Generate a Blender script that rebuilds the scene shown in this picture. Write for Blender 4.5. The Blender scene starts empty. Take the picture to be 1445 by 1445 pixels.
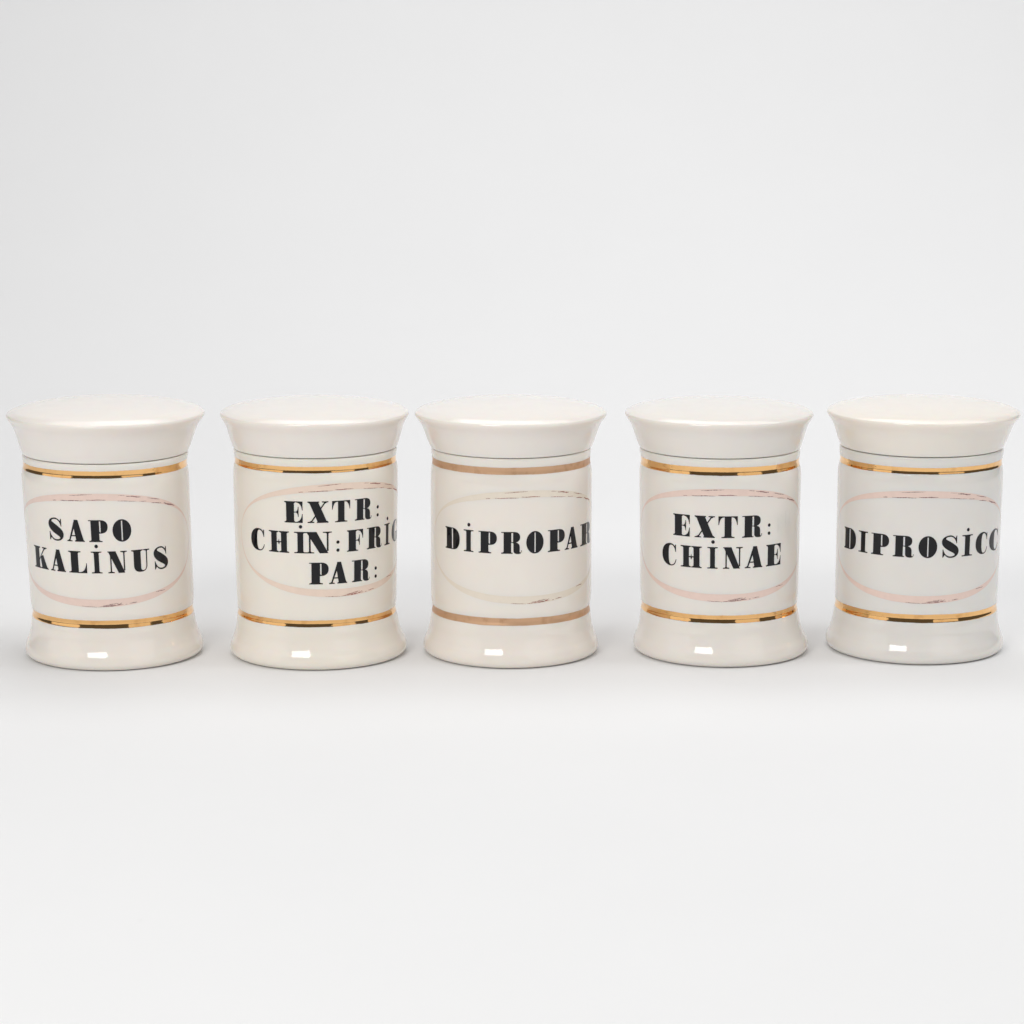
import bpy, math, random
from mathutils import Vector, noise
from mathutils.geometry import delaunay_2d_cdt

C = bpy.context.scene.collection
S = bpy.context.scene
R = math.radians
MM = 0.001

# ------------------------------------------------------------------ camera
cd = bpy.data.cameras.new("camera")
cam = bpy.data.objects.new("camera", cd)
C.objects.link(cam)
cam.location = (0.0, -1.26864, 0.29551)
cam.rotation_euler = (R(90 - 10.3), 0, 0)
cd.sensor_width = 36
cd.lens = 36 * 4000 / 1445
cd.clip_start = 0.05
cd.clip_end = 50
cd.dof.use_dof = True
cd.dof.focus_distance = 1.27
cd.dof.aperture_fstop = 18
S.camera = cam

# ------------------------------------------------------------------ world: a dim studio room
w = bpy.data.worlds.new("World")
S.world = w
w.use_nodes = True
w.node_tree.nodes["Background"].inputs[0].default_value = (0.088, 0.087, 0.084, 1)
w.node_tree.nodes["Background"].inputs[1].default_value = 1.0


def lamp(name, loc, target, sx, sy, radiance, col=(1, 1, 1)):
    l = bpy.data.lights.new(name, 'AREA')
    l.shape = 'RECTANGLE'
    l.size = sx
    l.size_y = sy
    l.energy = radiance * math.pi * sx * sy
    l.color = col
    o = bpy.data.objects.new(name, l)
    C.objects.link(o)
    o.location = loc
    d = Vector(target) - Vector(loc)
    o.rotation_euler = d.to_track_quat('-Z', 'Y').to_euler()
    return o


lamp("key_softbox", (-0.523, -1.153, 0.88), (0, 0, 0.05), 0.60, 0.44, 8.8, (1, 0.99, 0.97))
lamp("overhead_softbox", (0.24, 0.0, 1.50), (0.20, 0.05, 0), 1.1, 3.0, 1.24, (0.995, 0.993, 1))
lamp("added_backdrop_fill", (0.32, 0.42, 0.95), (0.32, 0.48, 0.0), 1.3, 0.5, 1.25, (1, 0.997, 0.99))  # extra lamp, added to brighten the backdrop and the floor behind the jars
lamp("right_softbox", (1.12, -0.10, 1.18), (0.05, 0.05, 0.1), 0.45, 0.45, 6.0, (0.98, 0.99, 1))
lamp("left_reflector", (-1.30, -0.55, 0.60), (0, 0, 0.1), 1.25, 1.1, 0.75, (1, 0.98, 0.95))
lamp("right_reflector", (0.95, -1.08, 0.55), (0, 0, 0.1), 0.95, 0.9, 0.65, (1, 0.98, 0.95))

S.view_settings.view_transform = 'Standard'
S.view_settings.look = 'None'
S.view_settings.exposure = 0.14
S.view_settings.gamma = 1.0
S.view_settings.use_curve_mapping = False


# ------------------------------------------------------------------ materials
def mat(name, base, rough, spec=0.5, metal=0.0, coat=0.0):
    m = bpy.data.materials.new(name)
    m.use_nodes = True
    b = m.node_tree.nodes["Principled BSDF"]
    b.inputs["Base Color"].default_value = (*base, 1)
    b.inputs["Roughness"].default_value = rough
    b.inputs["Metallic"].default_value = metal
    b.inputs["Specular IOR Level"].default_value = spec
    b.inputs["Coat Weight"].default_value = coat
    return m, m.node_tree, b


def node(nt, t, **kw):
    n = nt.nodes.new(t)
    for k, v in kw.items():
        if k in n.inputs:
            n.inputs[k].default_value = v
        else:
            setattr(n, k, v)
    return n


def porcelain(name, base, rough=0.045, speck=0.35, peel=0.0, wave=0.06):
    m, nt, b = mat(name, base, rough)
    b.inputs["IOR"].default_value = 1.52
    tc = node(nt, "ShaderNodeTexCoord")
    # faint mottling of the glaze
    n1 = node(nt, "ShaderNodeTexNoise", Scale=70.0, Detail=3.0)
    nt.links.new(tc.outputs["Object"], n1.inputs["Vector"])
    r1 = node(nt, "ShaderNodeMapRange")
    r1.inputs["To Min"].default_value = 0.972
    r1.inputs["To Max"].default_value = 1.02
    nt.links.new(n1.outputs["Fac"], r1.inputs["Value"])
    # tiny pinholes and iron specks
    v = node(nt, "ShaderNodeTexVoronoi", Scale=95.0)
    nt.links.new(tc.outputs["Object"], v.inputs["Vector"])
    ramp = node(nt, "ShaderNodeValToRGB")
    ramp.color_ramp.elements[0].position = 0.0
    ramp.color_ramp.elements[0].color = (1 - speck, 1 - speck * 1.1, 1 - speck * 1.25, 1)
    ramp.color_ramp.elements[1].position = 0.028
    ramp.color_ramp.elements[1].color = (1, 1, 1, 1)
    nt.links.new(v.outputs["Distance"], ramp.inputs["Fac"])
    sep = node(nt, "ShaderNodeSeparateColor")
    nt.links.new(v.outputs["Color"], sep.inputs["Color"])
    gt = node(nt, "ShaderNodeMath", operation='GREATER_THAN')
    gt.inputs[1].default_value = 0.90
    nt.links.new(sep.outputs[0], gt.inputs[0])
    mx0 = node(nt, "ShaderNodeMix", data_type='RGBA')
    mx0.inputs[6].default_value = (1, 1, 1, 1)
    nt.links.new(gt.outputs[0], mx0.inputs[0])
    nt.links.new(ramp.outputs["Color"], mx0.inputs[7])
    m1 = node(nt, "ShaderNodeMix", data_type='RGBA', blend_type='MULTIPLY')
    m1.inputs[0].default_value = 1.0
    m1.inputs[6].default_value = (*base, 1)
    nt.links.new(r1.outputs[0], m1.inputs[7])
    m2 = node(nt, "ShaderNodeMix", data_type='RGBA', blend_type='MULTIPLY')
    m2.inputs[0].default_value = 1.0
    nt.links.new(m1.outputs[2], m2.inputs[6])
    nt.links.new(mx0.outputs[2], m2.inputs[7])
    nt.links.new(m2.outputs[2], b.inputs["Base Color"])
    # wavy glaze surface
    n2 = node(nt, "ShaderNodeTexNoise", Scale=120.0, Detail=1.5)
    nt.links.new(tc.outputs["Object"], n2.inputs["Vector"])
    bp = node(nt, "ShaderNodeBump", Strength=wave, Distance=0.0009)
    nt.links.new(n2.outputs["Fac"], bp.inputs["Height"])
    last = bp
    if peel:
        n3 = node(nt, "ShaderNodeTexNoise", Scale=900.0, Detail=2.0)
        nt.links.new(tc.outputs["Object"], n3.inputs["Vector"])
        bp2 = node(nt, "ShaderNodeBump", Strength=peel, Distance=0.0003)
        nt.links.new(n3.outputs["Fac"], bp2.inputs["Height"])
        nt.links.new(bp.outputs[0], bp2.inputs["Normal"])
        last = bp2
    nt.links.new(last.outputs[0], b.inputs["Normal"])
    b.inputs["Subsurface Weight"].default_value = 0.35
    b.inputs["Subsurface Radius"].default_value = (1.0, 0.55, 0.3)
    b.inputs["Subsurface Scale"].default_value = 0.004
    return m


def gold(name, base, rough, metal=1.0):
    m, nt, b = mat(name, base, rough, metal=metal)
    tc = node(nt, "ShaderNodeTexCoord")
    n1 = node(nt, "ShaderNodeTexNoise", Scale=260.0, Detail=4.0)
    nt.links.new(tc.outputs["Object"], n1.inputs["Vector"])
    ramp = node(nt, "ShaderNodeValToRGB")
    ramp.color_ramp.elements[0].position = 0.26
    ramp.color_ramp.elements[0].color = (base[0] * .85, base[1] * .80, base[2] * .75, 1)
    ramp.color_ramp.elements[1].position = 0.48
    ramp.color_ramp.elements[1].color = (*base, 1)
    nt.links.new(n1.outputs["Fac"], ramp.inputs["Fac"])
    nt.links.new(ramp.outputs[0], b.inputs["Base Color"])
    n2 = node(nt, "ShaderNodeTexNoise", Scale=500.0, Detail=2.0)
    nt.links.new(tc.outputs["Object"], n2.inputs["Vector"])
    bp = node(nt, "ShaderNodeBump", Strength=0.10, Distance=0.0003)
    nt.links.new(n2.outputs["Fac"], bp.inputs["Height"])
    nt.links.new(bp.outputs[0], b.inputs["Normal"])
    return m


def ink(name, base, rough=0.16, var=0.12):
    m, nt, b = mat(name, base, rough)
    tc = node(nt, "ShaderNodeTexCoord")
    n1 = node(nt, "ShaderNodeTexNoise", Scale=400.0, Detail=3.0)
    nt.links.new(tc.outputs["Object"], n1.inputs["Vector"])
    r1 = node(nt, "ShaderNodeMapRange")
    r1.inputs["From Min"].default_value = 0.25
    r1.inputs["From Max"].default_value = 0.75
    r1.inputs["To Min"].default_value = 1 - var
    r1.inputs["To Max"].default_value = 1 + var
    nt.links.new(n1.outputs["Fac"], r1.inputs["Value"])
    m1 = node(nt, "ShaderNodeMix", data_type='RGBA', blend_type='MULTIPLY')
    m1.inputs[0].default_value = 1.0
    m1.inputs[6].default_value = (*base, 1)
    nt.links.new(r1.outputs[0], m1.inputs[7])
    nt.links.new(m1.outputs[2], b.inputs["Base Color"])
    return m


def paper():
    m, nt, b = mat("white_paper", (0.84, 0.842, 0.848), 0.75, spec=0.15)
    tc = node(nt, "ShaderNodeTexCoord")
    n1 = node(nt, "ShaderNodeTexNoise", Scale=9.0, Detail=6.0, Roughness=0.6)
    nt.links.new(tc.outputs["Object"], n1.inputs["Vector"])
    r1 = node(nt, "ShaderNodeMapRange")
    r1.inputs["To Min"].default_value = 0.985
    r1.inputs["To Max"].default_value = 1.012
    nt.links.new(n1.outputs["Fac"], r1.inputs["Value"])
    v = node(nt, "ShaderNodeTexVoronoi", Scale=17.0)
    nt.links.new(tc.outputs["Object"], v.inputs["Vector"])
    ramp = node(nt, "ShaderNodeValToRGB")
    ramp.color_ramp.elements[0].color = (0.86, 0.855, 0.85, 1)
    ramp.color_ramp.elements[1].position = 0.016
    ramp.color_ramp.elements[1].color = (1, 1, 1, 1)
    nt.links.new(v.outputs["Distance"], ramp.inputs["Fac"])
    m1 = node(nt, "ShaderNodeMix", data_type='RGBA', blend_type='MULTIPLY')
    m1.inputs[0].default_value = 1.0
    m1.inputs[6].default_value = (0.84, 0.842, 0.848, 1)
    nt.links.new(r1.outputs[0], m1.inputs[7])
    m2 = node(nt, "ShaderNodeMix", data_type='RGBA', blend_type='MULTIPLY')
    m2.inputs[0].default_value = 1.0
    nt.links.new(m1.outputs[2], m2.inputs[6])
    nt.links.new(ramp.outputs[0], m2.inputs[7])
    nt.links.new(m2.outputs[2], b.inputs["Base Color"])
    n2 = node(nt, "ShaderNodeTexNoise", Scale=700.0, Detail=2.0)
    nt.links.new(tc.outputs["Object"], n2.inputs["Vector"])
    bp = node(nt, "ShaderNodeBump", Strength=0.06, Distance=0.0004)
    nt.links.new(n2.outputs["Fac"], bp.inputs["Height"])
    nt.links.new(bp.outputs[0], b.inputs["Normal"])
    return m


# ------------------------------------------------------------------ mesh helpers
def link_mesh(name, verts, faces, material, parent=None, smooth=True):
    me = bpy.data.meshes.new(name)
    me.from_pydata(verts, [], faces)
    me.validate()
    me.update()
    if smooth:
        me.polygons.foreach_set("use_smooth", [True] * len(me.polygons))
    me.materials.append(material)
    o = bpy.data.objects.new(name, me)
    C.objects.link(o)
    if parent:
        o.parent = parent
    return o


def catmull(pts, n=8):
    out = []
    P = [pts[0]] + list(pts) + [pts[-1]]
    for i in range(1, len(P) - 2):
        p0, p1, p2, p3 = P[i - 1], P[i], P[i + 1], P[i + 2]
        # centripetal parametrisation keeps the curve from overshooting
        def tj(ti, a, b):
            return ti + max(math.hypot(b[0] - a[0], b[1] - a[1]), 1e-6) ** 0.5
        t0 = 0
        t1 = tj(t0, p0, p1)
        t2 = tj(t1, p1, p2)
        t3 = tj(t2, p2, p3)
        for k in range(n):
            t = t1 + (t2 - t1) * k / n
            def L(a, b, ta, tb):
                return tuple((tb - t) / (tb - ta) * a[q] + (t - ta) / (tb - ta) * b[q] for q in (0, 1))
            A1 = L(p0, p1, t0, t1); A2 = L(p1, p2, t1, t2); A3 = L(p2, p3, t2, t3)
            B1 = L(A1, A2, t0, t2); B2 = L(A2, A3, t1, t3)
            out.append(L(B1, B2, t1, t2))
    out.append(pts[-1])
    return out


def interp(tab, z):
    if z <= tab[0][0]:
        return tab[0][1]
    for (a, u), (b, v) in zip(tab, tab[1:]):
        if z <= b:
            return u + (v - u) * (z - a) / (b - a)
    return tab[-1][1]


NSEG = 224


def lathe(name, prof, material, parent, shift, wob=None, cap_start=True, cap_end=True):
    """prof = [(r, z)] in mm from the underside outwards and up; shift(z) leans the axis"""
    verts, faces = [], []
    for (r, z) in prof:
        for k in range(NSEG):
            a = 2 * math.pi * k / NSEG
            rr = r + (wob(a, z) if wob and r > 1 else 0)
            verts.append(((rr * math.sin(a) + shift(z)) * MM, -rr * math.cos(a) * MM, z * MM))
    n = len(prof)
    for i in range(n - 1):
        for k in range(NSEG):
            k2 = (k + 1) % NSEG
            faces.append((i * NSEG + k, i * NSEG + k2, (i + 1) * NSEG + k2, (i + 1) * NSEG + k))
    if cap_start:
        faces.append(tuple(range(NSEG))[::-1])
    if cap_end:
        faces.append(tuple(range((n - 1) * NSEG, n * NSEG)))
    return link_mesh(name, verts, faces, material, parent)


# ------------------------------------------------------------------ lettering: fat-face stencil capitals
def path(s, n=9):
    tok = s.split()
    pts, i = [], 0
    while i < len(tok):
        c = tok[i]
        if c in "ML":
            i += 1
            while i < len(tok) and tok[i] not in "MLC":
                pts.append((float(tok[i]), float(tok[i + 1])))
                i += 2
        elif c == "C":
            i += 1
            while i < len(tok) and tok[i] not in "MLC":
                v = [float(x) for x in tok[i:i + 6]]
                i += 6
                p0 = pts[-1]
                for k in range(1, n + 1):
                    t = k / n
                    u = 1 - t
                    pts.append(tuple(u**3 * p0[q] + 3 * u*u*t * v[q] + 3 * u*t*t * v[2 + q] + t**3 * v[4 + q] for q in (0, 1)))
    return pts


def foot(x0, x1, a, b, h=0.048, br=0.092):
    """bottom serif from x0 to x1 under a stem a..b"""
    return [(x0, 0), (x1, 0), (x1, h), (b + .05 if b + .05 < x1 else b, h + .008), (b, br), (a, br), (a - .05 if a - .05 > x0 else a, h + .008), (x0, h)]


def head(x0, x1, a, b, h=0.048, br=0.092):
    return [(x, 1 - y) for x, y in foot(x0, x1, a, b, h, br)]


def box(x0, y0, x1, y1):
    return [(x0, y0), (x1, y0), (x1, y1), (x0, y1)]


def disc(cx, cy, rx, ry, n=28):
    return [(cx + rx * math.cos(2 * math.pi * k / n), cy + ry * math.sin(2 * math.pi * k / n)) for k in range(n)]


B, W_ = True, False
G = {}
G['I'] = [(B, box(.27, .02, .74, .98)), (B, foot(0, 1, .27, .74)), (B, head(0, 1, .27, .74))]
G['O'] = [(B, disc(.5, .5, .5, .515, 44)), (W_, box(.468, .055, .532, .945))]
G['D'] = [(B, path("M .1 0 L .52 0 C .86 0 1 .2 1 .5 C 1 .8 .86 1 .52 1 L .1 1")), (B, foot(0, .3, .1, .3)), (B, head(0, .3, .1, .3)),
          (W_, box(.488, .05, .562, .95))]
G['P'] = [(B, box(.12, .02, .55, .98)), (B, foot(0, .70, .12, .55)), (B, path("M 0 1 L .62 1 C .88 1 1 .88 1 .695 C 1 .49 .86 .39 .64 .385 L .5 .385 L .5 .9 L .12 .958 L 0 .958")),
          (W_, path("M .562 .47 L .632 .43 L .632 .945 L .562 .945"))]
G['R'] = [(B, box(.12, .02, .49, .98)), (B, foot(0, .56, .12, .49)), (B, path("M 0 1 L .62 1 C .84 1 .93 .9 .93 .755 C .93 .62 .84 .54 .72 .515 C .86 .49 .91 .41 .91 .3 L .91 .13 C .91 .06 .93 .05 .955 .06 C .975 .07 .98 .1 .98 .15 L 1.01 .15 C 1.01 .02 .95 -.015 .83 -.015 C .68 -.015 .6 .03 .6 .15 L .6 .44 C .6 .5 .56 .5 .48 .5 L .48 .9 L .12 .958 L 0 .958")),
          (W_, box(.502, .535, .582, .95)), (W_, path("M .502 .045 L .582 .045 L .6 .42 C .6 .47 .57 .488 .53 .488 L .495 .488"))]
G['E'] = [(B, box(.1, .02, .54, .98)), (B, foot(0, .6, .1, .54)), (B, head(0, .6, .1, .54)),
          (B, path("M .5 1 L 1 1 L 1 .58 L .965 .58 C .94 .8 .84 .945 .62 .955 L .5 .955")),
          (B, path("M .5 0 L 1 0 L 1 .42 L .965 .42 C .94 .2 .84 .055 .62 .045 L .5 .045")),
          (B, path("M .5 .48 L .62 .48 C .7 .47 .74 .4 .75 .27 L .785 .27 L .785 .75 L .75 .75 C .74 .62 .7 .54 .62 .52 L .5 .52"))]
G['F'] = [G['E'][0], (B, foot(0, .68, .1, .54)), G['E'][2], G['E'][3], G['E'][5]]
G['L'] = [(B, box(.14, .02, .55, .98)), (B, foot(0, .6, .14, .55)), (B, head(0, .7, .14, .55)),
          (B, path("M .5 0 L 1 0 L 1 .46 L .965 .46 C .93 .2 .83 .055 .6 .045 L .5 .045"))]
G['T'] = [(B, box(.32, .02, .68, .98)), (B, foot(.16, .84, .32, .68)),
          (B, path("M .5 1 L 1 1 L 1 .60 L .965 .60 C .93 .82 .86 .94 .72 .95 L .5 .95")),
          (B, path("M .5 1 L 0 1 L 0 .60 L .035 .60 C .07 .82 .14 .94 .28 .95 L .5 .95"))]
G['H'] = [(B, box(.13, .02, .41, .98)), (B, box(.62, .02, .9, .98)), (B, foot(0, .5, .13, .41)), (B, foot(.52, 1, .62, .9)),
          (B, head(0, .5, .13, .41)), (B, head(.52, 1, .62, .9)), (B, box(.4, .47, .63, .525)),
          (B, [(.515, .36), (.555, .46), (.515, .64), (.475, .46)])]
G['A'] = [(B, [(.44, 1), (.66, 1), (.955, .03), (.53, .03), (.40, .70)]), (B, [(.42, .90), (.47, .70), (.185, .03), (.105, .03)]),
          (B, foot(0, .31, .115, .17)), (B, foot(.45, 1, .53, .955)), (B, box(.22, .24, .52, .295))]
G['N'] = [(B, box(.125, .02, .195, .9)), (B, box(.82, .1, .89, .98)), (B, [(.03, .99), (.43, .99), (.88, 0), (.54, 0)]),
          (B, foot(0, .33, .135, .185)), (B, head(.67, 1.02, .83, .88)), (B, [(0, 1), (.43, 1), (.43, .955), (0, .955)])]
G['U'] = [(B, path("M .12 .98 L .12 .3 C .12 .05 .27 -.02 .5 -.02 C .75 -.02 .88 .08 .88 .3 L .89 .98 L .82 .98 L .82 .3 C .82 .12 .74 .05 .64 .05 C .55 .05 .52 .1 .52 .2 L .52 .98")),
          (B, head(0, .64, .12, .52)), (B, head(.68, 1.03, .83, .88))]
G['X'] = [(B, [(.07, .98), (.52, .98), (.96, .02), (.5, .02)]), (B, [(.83, .97), (.91, .97), (.21, .03), (.13, .03)]),
          (B, foot(0, .33, .14, .2)), (B, foot(.45, 1.02, .52, .95)), (B, head(0, .58, .08, .5)), (B, head(.7, 1.02, .845, .9))]
G['K'] = [(B, box(.12, .02, .46, .98)), (B, foot(0, .54, .12, .46)), (B, head(0, .54, .12, .46)),
          (B, [(.81, .97), (.90, .97), (.58, .56), (.52, .47), (.46, .36), (.46, .46)]), (B, head(.68, 1.0, .83, .885)),
          (B, [(.53, .56), (.74, .64), (1.0, .02), (.62, .02)]), (B, foot(.55, 1.05, .62, 1.0))]
G['C'] = [(B, path("M .93 .985 L .965 .985 L .965 .64 L .925 .64 C .88 .82 .8 .95 .66 .95 C .53 .965 .47 .85 .47 .5 C .47 .15 .53 .035 .66 .035 C .8 .035 .9 .13 .945 .3 L .985 .29 C .95 .09 .83 -.02 .62 -.02 C .25 -.02 0 .18 0 .5 C 0 .82 .25 1.02 .58 1.02 C .74 1.02 .84 .98 .88 .9"))]
G['G'] = [(B, path("M .9 .985 L .935 .985 L .935 .64 L .895 .64 C .86 .84 .78 .965 .64 .965 C .51 .965 .45 .85 .45 .5 C .45 .15 .51 .035 .6 .035 C .66 .035 .7 .06 .7 .12 L .7 .4 L 1 .4 L 1 .02 L .95 .02 L .9 .09 C .84 .0 .74 -.02 .6 -.02 C .25 -.02 0 .18 0 .5 C 0 .82 .25 1.02 .56 1.02 C .72 1.02 .81 .98 .85 .9")),
          (B, box(.6, .4, 1.08, .44))]
G['S'] = [(B, path("M .86 1.0 L .9 1.0 L .9 .64 L .86 .64 C .82 .82 .68 .962 .5 .962 C .35 .962 .25 .94 .23 .885 C .2 .84 .36 .80 .56 .70 C .86 .55 1.02 .45 1.02 .28 C 1.02 .08 .8 -.03 .55 -.03 C .38 -.03 .26 .02 .17 .12 C .14 .08 .11 .04 .08 0 L .035 0 L .035 .38 L .08 .38 C .12 .19 .3 .04 .52 .04 C .66 .04 .77 .07 .77 .12 C .79 .17 .62 .22 .44 .30 C .14 .44 -.02 .56 -.02 .73 C -.02 .92 .22 1.03 .47 1.03 C .62 1.03 .73 .97 .8 .89"))]
COL = [(.115), (.49)]


def glyph_polys(ch, s0, s1, z0, z1, rng):
    """polygons (painted in order) in wrapped coordinates: s along the wall and z up, both mm"""
    H = z1 - z0
    out = []
    if ch == ':':
        cx = (s0 + s1) / 2
        for y in COL:
            out.append((B, disc(cx, z0 + y * H, .078 * H, .08 * H, 18)))
        return out
    for flag, poly in G['I' if ch == 'i' else ch]:
        out.append((flag, [(s0 + x * (s1 - s0), z0 + y * H) for x, y in poly]))
    if ch == 'i':
        out.append((B, disc((s0 + s1) / 2 + .02 * H, z0 + 1.235 * H, .08 * H, .085 * H, 18)))
    return out


def inside(p, poly):
    c = False
    x, y = p
    j = len(poly) - 1
    for i in range(len(poly)):
        xi, yi = poly[i]
        xj, yj = poly[j]
        if (yi > y) != (yj > y) and x < (xj - xi) * (y - yi) / (yj - yi) + xi:
            c = not c
        j = i
    return c


def fill(polys, step):
    """planar fill of painted polygons, cut into upright strips so that it can be bent round the jar"""
    V, E, off = [], [], 0
    for _, p in polys:
        n = len(p)
        V += [Vector(q) for q in p]
        E += [(off + i, off + (i + 1) % n) for i in range(n)]
        off += n
    x0 = min(v.x for v in V); x1 = max(v.x for v in V)
    y0 = min(v.y for v in V) - .1; y1 = max(v.y for v in V) + .1
    k = math.ceil(x0 / step)
    while k * step < x1:
        V += [Vector((k * step + 1e-4, y0)), Vector((k * step + 1e-4, y1))]
        E.append((off, off + 1))
        off += 2
        k += 1
    r = delaunay_2d_cdt(V, E, [], 0, 1e-5)
    verts, tris = r[0], r[2]
    keep = []
    for t in tris:
        c = sum((verts[i] for i in t), Vector((0, 0))) / len(t)
        flag = False
        for f, p in polys:
            if inside((c.x, c.y), p):
                flag = f
        if flag:
            keep.append(tuple(t))
    used = sorted({i for t in keep for i in t})
    mp = {u: i for i, u in enumerate(used)}
    return [(verts[u].x, verts[u].y) for u in used], [tuple(mp[i] for i in t) for t in keep]


# ------------------------------------------------------------------ the sweep of white paper
def sweep():
    prof = [(-0.72, 0.0)]
    for y in (-0.5, -0.3, -0.1, 0.1, 0.3, 0.42):
        prof.append((y, 0.0))
    Rc = 0.85
    for k in range(1, 25):
        a = math.pi / 2 * k / 24
        prof.append((0.42 + Rc * math.sin(a), Rc - Rc * math.cos(a)))
    prof.append((1.27, 1.3))
    xs = [-0.85 + 1.7 * i / 24 for i in range(25)]
    verts = [(x, y, z) for (y, z) in prof for x in xs]
    n = len(xs)
    faces = [(i * n + k, i * n + k + 1, (i + 1) * n + k + 1, (i + 1) * n + k) for i in range(len(prof) - 1) for k in range(n - 1)]
    o = link_mesh("paper_backdrop", verts, faces, paper())
    o["kind"] = "structure"
    return o


sweep()

# ------------------------------------------------------------------ jars
GOLD = gold("bright_gold", (0.90, 0.535, 0.225), 0.06)
COPPER = gold("dull_copper_gold", (0.66, 0.41, 0.25), 0.42, metal=0.55)
BLACK = ink("black_print", (0.0035, 0.0034, 0.0055), 0.09, 0.15)
BLACK.node_tree.nodes["Principled BSDF"].inputs["Specular IOR Level"].default_value = 0.33
PINK = ink("pink_print", (0.83, 0.645, 0.57), 0.07, 0.03)
PEACH = ink("peach_print", (0.85, 0.685, 0.575), 0.07, 0.03)
IVORY = ink("ivory_print", (0.83, 0.745, 0.635), 0.07, 0.02)
MAUVE = ink("mauve_brush_print", (0.25, 0.125, 0.12), 0.2, 0.4)
RUST = ink("rust_brush_print", (0.33, 0.115, 0.09), 0.2, 0.4)

# strokes of dry brush along the oval, angle (deg) and height (mm) from the oval's centre, half width (mm)
STROKES = [(-15.9, 24.5, 0.3, 25.2, .11), (-29.0, 21.8, -25.9, 21.95, .13), (-22.5, 22.05, -5.8, 22.35, .14), (-4.0, 22.65, 9.2, 22.65, .15),
           (17.7, 24.55, 22.1, 24.3, .08), (23.1, 24.05, 33.3, 23.1, .22), (17.2, 22.1, 30.0, 21.4, .10), (32.2, 21.2, 37.5, 21.0, .10),
           (38.4, 22.4, 48.2, 21.0, .13), (41.3, 20.05, 49.5, 19.3, .14), (51.9, 19.0, 62.6, 16.9, .26),
           (-11.3, -25.1, -0.6, -25.45, .09), (0.1, -25.4, 17.4, -24.5, .16), (3.5, -24.7, 12.0, -24.45, .14), (8.0, -24.2, 14.5, -23.85, .12), (12.0, -24.9, 16.5, -23.8, .12),
           (18.7, -24.5, 20.2, -24.45, .10), (21.6, -24.15, 26.9, -23.8, .13), (41.6, -20.25, 49.1, -19.9, .13)]

GROUP = "white porcelain pharmacy jars in a row"


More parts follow.
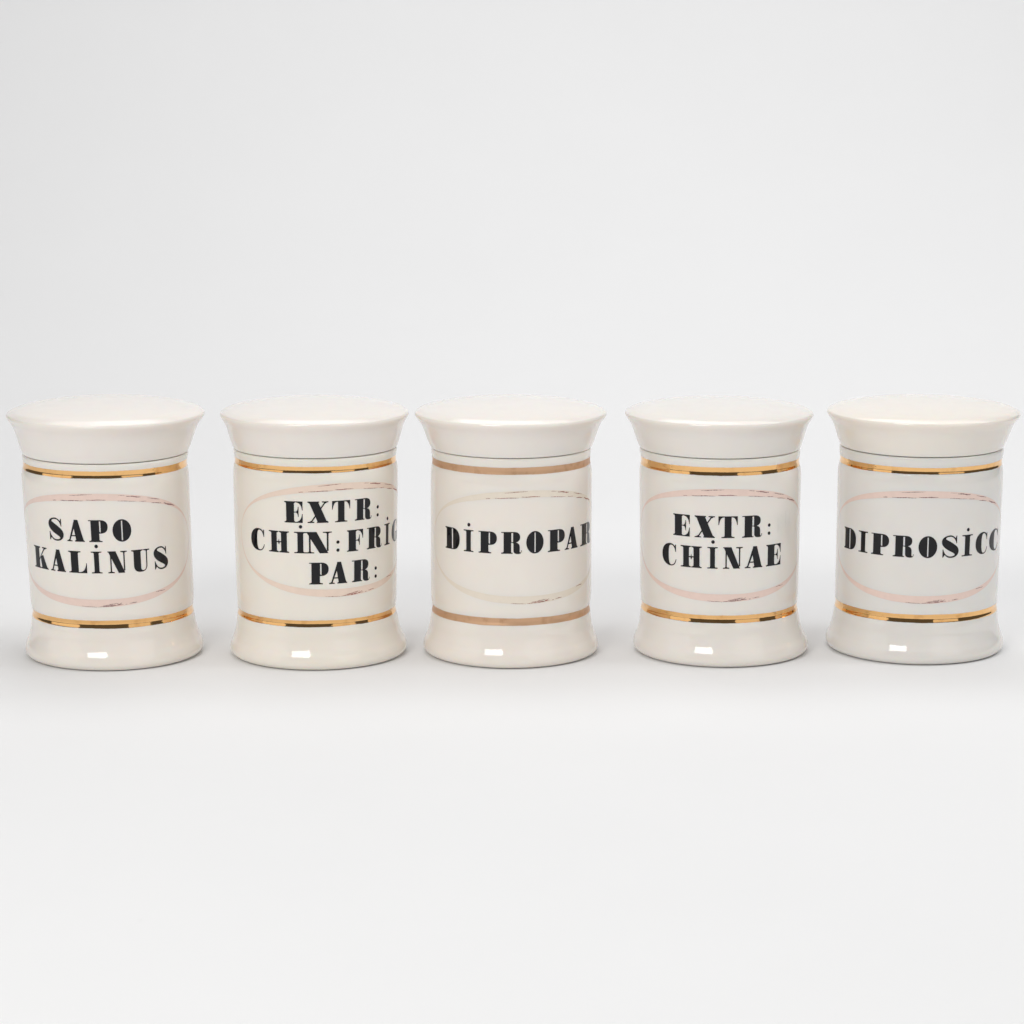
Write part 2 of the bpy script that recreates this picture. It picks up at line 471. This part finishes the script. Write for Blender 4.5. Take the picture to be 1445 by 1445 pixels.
def make_jar(P, seed):
    rng = random.Random(seed)
    root = bpy.data.objects.new("pharmacy_jar", None)
    C.objects.link(root)
    root.empty_display_size = 0.03
    root.location = (P['x'] * MM, P['y'] * MM, 0)
    root["label"] = P['label']
    root["category"] = "jar"
    root["group"] = GROUP
    o1, o2, o3 = P['off']
    zL = sum(P['lb']) / 2
    zU = sum(P['ub']) / 2
    zS = P['seam']
    sl = (o2 - o1) / 57.0
    tab = [(0, 0), (6, 0.1 * o1), (20, o1 - 8 * sl), (28, o1), (85, o2), (zS, o2 + (o3 - o2) * .35), (P['rim'], o3)]
    shift = lambda z: interp(tab, z)
    so = rng.random() * 50

    def wob(a, z):
        return 0.16 * noise.noise(Vector((math.sin(a) * 1.3 + so, math.cos(a) * 1.3, z * 0.022))) + 0.03 * noise.noise(Vector((math.sin(a) * 5 + so, math.cos(a) * 5, z * 0.11)))

    rf, rb, rt, rp = P['rf'], P['rb'], P['rt'], P['rp']
    f = lambda t, d: (rf - d * (rf - rp), 3.4 + t * (zL - 3.4))
    key = [(rf - 6.5, .8), (rf - 5.2, .1), (rf - 4.2, 0), (rf - 3.0, .12), (rf - 1.9, .45), (rf - 1.0, 1.05), (rf - .25, 2.1), (rf, 3.4), f(.15, .12), f(.31, .40), f(.53, .67), f(.77, .80), f(.90, .90),
           (rp, zL + .1), (rp + .35, zL + 1.7), (rb - .15, zL + 4.0), (rb, 28.5)]
    for q in (.25, .5, .75):
        z = 28.5 + q * (zU - 9 - 28.5)
        key.append((rb + (rt - rb) * (z - 28) / 57, z))
    rU = rb + (rt - rb) * (zU - 9 - 28) / 57
    key += [(rU, zU - 9), (rt - .12, zU - 5.2), (rt - .42, zU - 2.9), (rt - .78, zU - 1.5), (rt - .98, zU - .35), (rt - .80, zU + 1.3), (rt - .46, zU + 3.2), (rt - .40, zS - .9), (rt - .55, zS - .35), (rt - 1.0, zS - .08), (rt - 2.2, zS - .05),
            (rt - 3.6, zS - .4), (rt - 4.0, zS - 2), (rt - 4.2, 60), (rb - 4.2, 25), (rb - 6, 8), (rb - 20, 6)]
    prof = catmull(key, 7)
    # surface radius as a function of height for what is printed on the wall
    outer = []
    for r, z in prof:
        if not outer or z > outer[-1][0]:
            outer.append((z, r))
    outer = [q for q in outer if q[0] <= zS - .2]
    rad = lambda z: interp(outer, z)
    body = lathe("body", prof, P['glaze'], root, shift, wob)

    def wall(a, z, lift):
        r = rad(z) + wob(a, z) + lift
        return ((r * math.sin(a) + shift(z)) * MM, -r * math.cos(a) * MM, z * MM)

    # gold bands, hand painted: edges waver a little
    for (z0, z1) in (P['lb'], P['ub']):
        verts, faces = [], []
        nz = 10
        nb = 300
        ph = rng.random() * 30
        for i in range(nz):
            for k in range(nb):
                a = 2 * math.pi * k / nb
                j0 = .13 * noise.noise(Vector((math.sin(a) * 4, math.cos(a) * 4, ph))) + .07 * noise.noise(Vector((math.sin(a) * 22, math.cos(a) * 22, ph)))
                j1 = .13 * noise.noise(Vector((math.sin(a) * 4, math.cos(a) * 4, ph + 9))) + .07 * noise.noise(Vector((math.sin(a) * 22, math.cos(a) * 22, ph + 9)))
                t = i / (nz - 1)
                verts.append(wall(a, z0 + j0 + t * (z1 + j1 - z0 - j0), .045 if 0 < i < nz - 1 else .0))
        for i in range(nz - 1):
            for k in range(nb):
                k2 = (k + 1) % nb
                faces.append((i * nb + k, i * nb + k2, (i + 1) * nb + k2, (i + 1) * nb + k))
        link_mesh("gold_band", verts, faces, P['gold'], root)

    # oval frame printed round the wording
    cphi, cz, hw, hh = R(P['oval'][0]), P['oval'][1], R(82), P['oval'][2]
    verts, faces = [], []
    n = 260
    ra = rad(cz)
    for k in range(n):
        t = 2 * math.pi * k / n
        ct, st = math.cos(t), math.sin(t)
        e = 0.93
        ux = math.copysign(abs(ct) ** e, ct) * hw * ra
        uy = math.copysign(abs(st) ** e, st) * hh
        nx, ny = ct / (hw * ra), st / hh
        nl = math.hypot(nx, ny)
        th = .30 + (2.9 if st > 0 else 3.2) * abs(st) ** 2.4 + .12 * noise.noise(Vector((ct * 3, st * 3, seed)))
        for q in range(5):
            m = q / 4 * th
            verts.append(wall(cphi + (ux - nx / nl * m) / ra, cz + uy - ny / nl * m, .018))
    for k in range(n):
        k2 = (k + 1) % n
        for q in range(4):
            faces.append((k * 5 + q, k2 * 5 + q, k2 * 5 + q + 1, k * 5 + q + 1)[::-1])
    frame = link_mesh("oval_frame", verts, faces, P['oval_ink'], root)
    # dry brush strokes on the frame
    polys = []
    rm = rad(cz)
    for (a0, z0, a1, z1, hwid) in STROKES:
        verts, faces = [], []
        n = max(4, int((a1 - a0) * 1.6))
        base = len(verts)
        for k in range(n + 1):
            t = k / n
            a = cphi + R(a0 + (a1 - a0) * t)
            z = cz + (z0 + (z1 - z0) * t) * hh / 25.5 + .10 * math.sin(t * 9 + a0) * hwid * 4
            g = hwid * 1.0 * (.25 + .75 * math.sin(math.pi * min(max(t, .04), .96)) ** .6) * (.55 + .9 * rng.random())
            verts.append(wall(a, z - g, .036))
            verts.append(wall(a, z + g, .036))
        for k in range(n):
            b = base + 2 * k
            faces.append((b, b + 2, b + 3, b + 1))
        link_mesh("brush_stroke", verts, faces, P['stroke_ink'], frame)

    # wording, one part per line
    for (z0, z1, letters) in P['lines']:
        verts, faces = [], []
        zm = (z0 + z1) / 2
        rz = rad(zm)
        for ch, a0, a1 in letters:
            v, t = fill(glyph_polys(ch, R(a0) * rz, R(a1) * rz, z0, z1, rng), 0.95)
            base = len(verts)
            verts += [wall(s / rz, z, .03) for s, z in v]
            faces += [tuple(base + i for i in q) for q in t]
        o = link_mesh("lettering", verts, faces, BLACK, root)
        o["label"] = "black letters reading " + "".join(c for c, _, _ in letters).upper()

    # lid: flared side, rounded rim, gently domed top, a plug inside the neck
    z0 = zS + .34
    rl, rlb, zr = P['rl'], P['rlb'], P['rim']
    h = zr - z0
    g = lambda t, d: (rlb + d * (rl - rlb), z0 + t * h)
    lk = [(rlb - 12, z0 - 5.5), (rlb - 5.4, z0 - 5.5), (rlb - 4.9, z0 - 5), (rlb - 4.7, z0 - .3), (rlb - 4.2, z0 + .05), (rlb - 1.0, z0), (rlb - .35, z0 + .06), (rlb - .05, z0 + .45), g(.09, .05), g(.20, .15), g(.42, .32),
          g(.62, .48), g(.78, .66), g(.90, .86), g(.96, .95), (rl - .10, zr - .15), (rl, zr + .2), (rl - .07, zr + .7), (rl - .30, zr + 1.2), (rl - .85, zr + 1.55)]
    hd = math.sqrt(P['app'] ** 2 - (rl * .1465) ** 2) * .97 - 1.55
    dome = []
    for u in (18, 25, 33, 43, 53, 63, 73, 82, 88):
        t = math.cos(R(u))
        dome.append(((rl - .85) * t, zr + 1.55 + hd * (1 - t ** 2.2) ** .68))
    lid = lathe("lid", catmull(lk + dome, 6), P['lid_glaze'], root, shift, wob)
    if P.get('lid_label'):
        lid["label"] = P['lid_label']
    # faint upright bars, slightly darker than the glaze, beside the wording
    if P.get('ghost'):
        polys = []
        for (s0, zz0, s1, zz1) in ((40.5, 59.5, 42.3, 68.5), (44.5, 60, 45.3, 68.8), (48.5, 61, 50.2, 69.0), (53.6, 61.5, 54.8, 69.2)):
            polys.append((B, [(R(s0) * rt, zz0), (R(s1) * rt, zz0), (R(s1) * rt, zz1), (R(s0) * rt, zz1)]))
        v, t = fill(polys, .9)
        link_mesh("ghost_mark", [wall(s / rt, z, .014) for s, z in v], t, P['ghost'], root)
    return root


g1 = porcelain("porcelain_rosy", (0.885, 0.828, 0.765))
l1 = porcelain("porcelain_rosy_lid", (0.88, 0.833, 0.785), 0.14, peel=.05, wave=0.02)
g2 = porcelain("porcelain_cream", (0.89, 0.833, 0.755))
l2 = porcelain("porcelain_cream_lid", (0.875, 0.828, 0.78), 0.10, peel=.04, wave=0.02)
g3 = porcelain("porcelain_warm", (0.887, 0.828, 0.765))
l3 = porcelain("porcelain_warm_lid", (0.88, 0.833, 0.785), 0.06, wave=0.02)
g4 = porcelain("porcelain_grey", (0.855, 0.81, 0.757))
l4 = porcelain("porcelain_grey_lid", (0.85, 0.812, 0.765), 0.06, wave=0.02)
g5 = porcelain("porcelain_cool", (0.81, 0.782, 0.745))
l5 = porcelain("porcelain_ivory_lid", (0.875, 0.823, 0.755), 0.06, wave=0.02)
gm = ink("faint_grey_bars", (0.832, 0.788, 0.735), 0.05, 0.05)

OH = 25.65   # half height of the printed ovals, mm
JARS = [
    dict(x=-182.08, y=-1.06, rf=40.43, rb=37.05, rt=37.68, rp=36.17, rl=44.49, rlb=37.46, lb=(19.02, 22.66), ub=(86.70, 89.92), seam=93.02, rim=110.05, app=9.52,
         off=(-0.58, -2.32, -1.33), oval=(-1.6, 54.5, OH), glaze=g1, lid_glaze=l1, gold=GOLD, oval_ink=PINK, stroke_ink=MAUVE,
         label="white lidded porcelain jar lettered SAPO KALINUS in black, pink oval, gold bands",
         lines=[(58.44, 68.28, [('S', -35.7, -23.6), ('A', -20.8, -8.0), ('P', -5.0, 8.0), ('O', 11.1, 23.9)]),
                (44.26, 54.14, [('K', -55.5, -39.6), ('A', -36.5, -23.5), ('L', -20.9, -7.6), ('i', -4.4, 2.8), ('N', 6.8, 19.8), ('U', 23.0, 35.8), ('S', 39.7, 51.4)])]),
    dict(x=-88.60, y=-0.01, rf=40.40, rb=36.50, rt=37.39, rp=35.84, rl=42.60, rlb=37.33, lb=(19.36, 22.33), ub=(88.88, 91.72), seam=95.29, rim=110.22, app=8.89,
         off=(-0.67, -0.51, -0.62), oval=(21.2, 58.6, OH), glaze=g2, lid_glaze=l2, gold=GOLD, oval_ink=PEACH, stroke_ink=RUST,
         label="cream white lidded jar with three black text lines EXTR: CHIN:FRIG PAR: and gold bands",
         lines=[(66.76, 76.42, [('E', -18.0, -5.1), ('X', -1.8, 12.2), ('T', 15.0, 28.0), ('R', 31.6, 45.5), (':', 50.0, 53.6)]),
                (53.01, 62.70, [('C', -47.4, -34.1), ('H', -30.5, -15.0), ('i', -11.4, -2.6), ('N', -3.3, 14.4), (':', 17.7, 20.4), ('F', 25.6, 38.3), ('R', 41.5, 56.1), ('i', 59.7, 67.3), ('G', 70.9, 84.5)]),
                (38.92, 48.77, [('P', -1.2, 12.4), ('A', 12.6, 25.7), ('R', 29.3, 44.0), (':', 48.1, 51.9)])]),
    dict(x=-0.59, y=3.10, rf=40.14, rb=36.71, rt=36.73, rp=35.83, rl=43.51, rlb=36.88, lb=(19.30, 22.67), ub=(87.61, 90.78), seam=94.78, rim=109.76, app=9.23,
         off=(0.10, 0.26, -0.06), oval=(11.2, 54.9, OH), glaze=g3, lid_glaze=l3, gold=COPPER, oval_ink=IVORY, stroke_ink=RUST,
         label="middle white lidded jar lettered DIPROPAR, with dull copper bands and pale ivory oval",
         lines=[(52.19, 62.06, [('D', -53.1, -38.6), ('i', -35.1, -27.1), ('P', -23.2, -9.9), ('R', -6.9, 7.3), ('O', 10.6, 23.2), ('P', 26.5, 40.8), ('A', 40.8, 54.5), ('R', 58.0, 76.8)])]),
    dict(x=95.97, y=5.04, rf=40.03, rb=36.12, rt=36.88, rp=35.39, rl=42.61, rlb=36.80, lb=(19.88, 23.48), ub=(86.83, 90.55), seam=94.23, rim=109.32, app=8.76,
         off=(-0.96, -1.25, -2.06), oval=(-1.4, 55.4, OH), glaze=g4, lid_glaze=l4, gold=GOLD, oval_ink=PINK, stroke_ink=MAUVE, ghost=gm,
         label="greyish white lidded jar lettered EXTR: CHINAE on two lines in a pink oval",
         lines=[(58.90, 68.74, [('E', -38.4, -25.3), ('X', -21.8, -7.7), ('T', -5.0, 8.5), ('R', 11.7, 26.7), (':', 31.1, 34.6)]),
                (44.94, 54.75, [('C', -48.6, -35.7), ('H', -32.4, -16.5), ('i', -12.6, -5.3), ('N', -1.6, 12.1), ('A', 14.0, 27.7), ('E', 30.7, 44.5)])]),
    dict(x=185.90, y=10.69, rf=40.63, rb=37.15, rt=37.59, rp=36.62, rl=43.67, rlb=37.22, lb=(19.09, 22.83), ub=(86.57, 89.54), seam=94.05, rim=108.98, app=8.96,
         off=(0.38, 0.84, 1.61), oval=(-4.5, 53.6, OH), glaze=g5, lid_glaze=l5, gold=GOLD, oval_ink=PINK, stroke_ink=MAUVE, lid_label="ivory lid warmer in tone than the cool white body",
         label="cool white jar lettered DIPROSICC in black, under a warmer ivory lid",
         lines=[(49.00, 58.70, [('D', -70.7, -56.1), ('I', -53.4, -45.0), ('P', -42.0, -28.2), ('R', -25.4, -11.0), ('O', -7.7, 5.1), ('S', 8.5, 20.6), ('i', 23.4, 32.2), ('C', 35.2, 47.9), ('C', 50.5, 65.6)])]),
]
for i, P in enumerate(JARS):
    make_jar(P, 11 + i * 7)
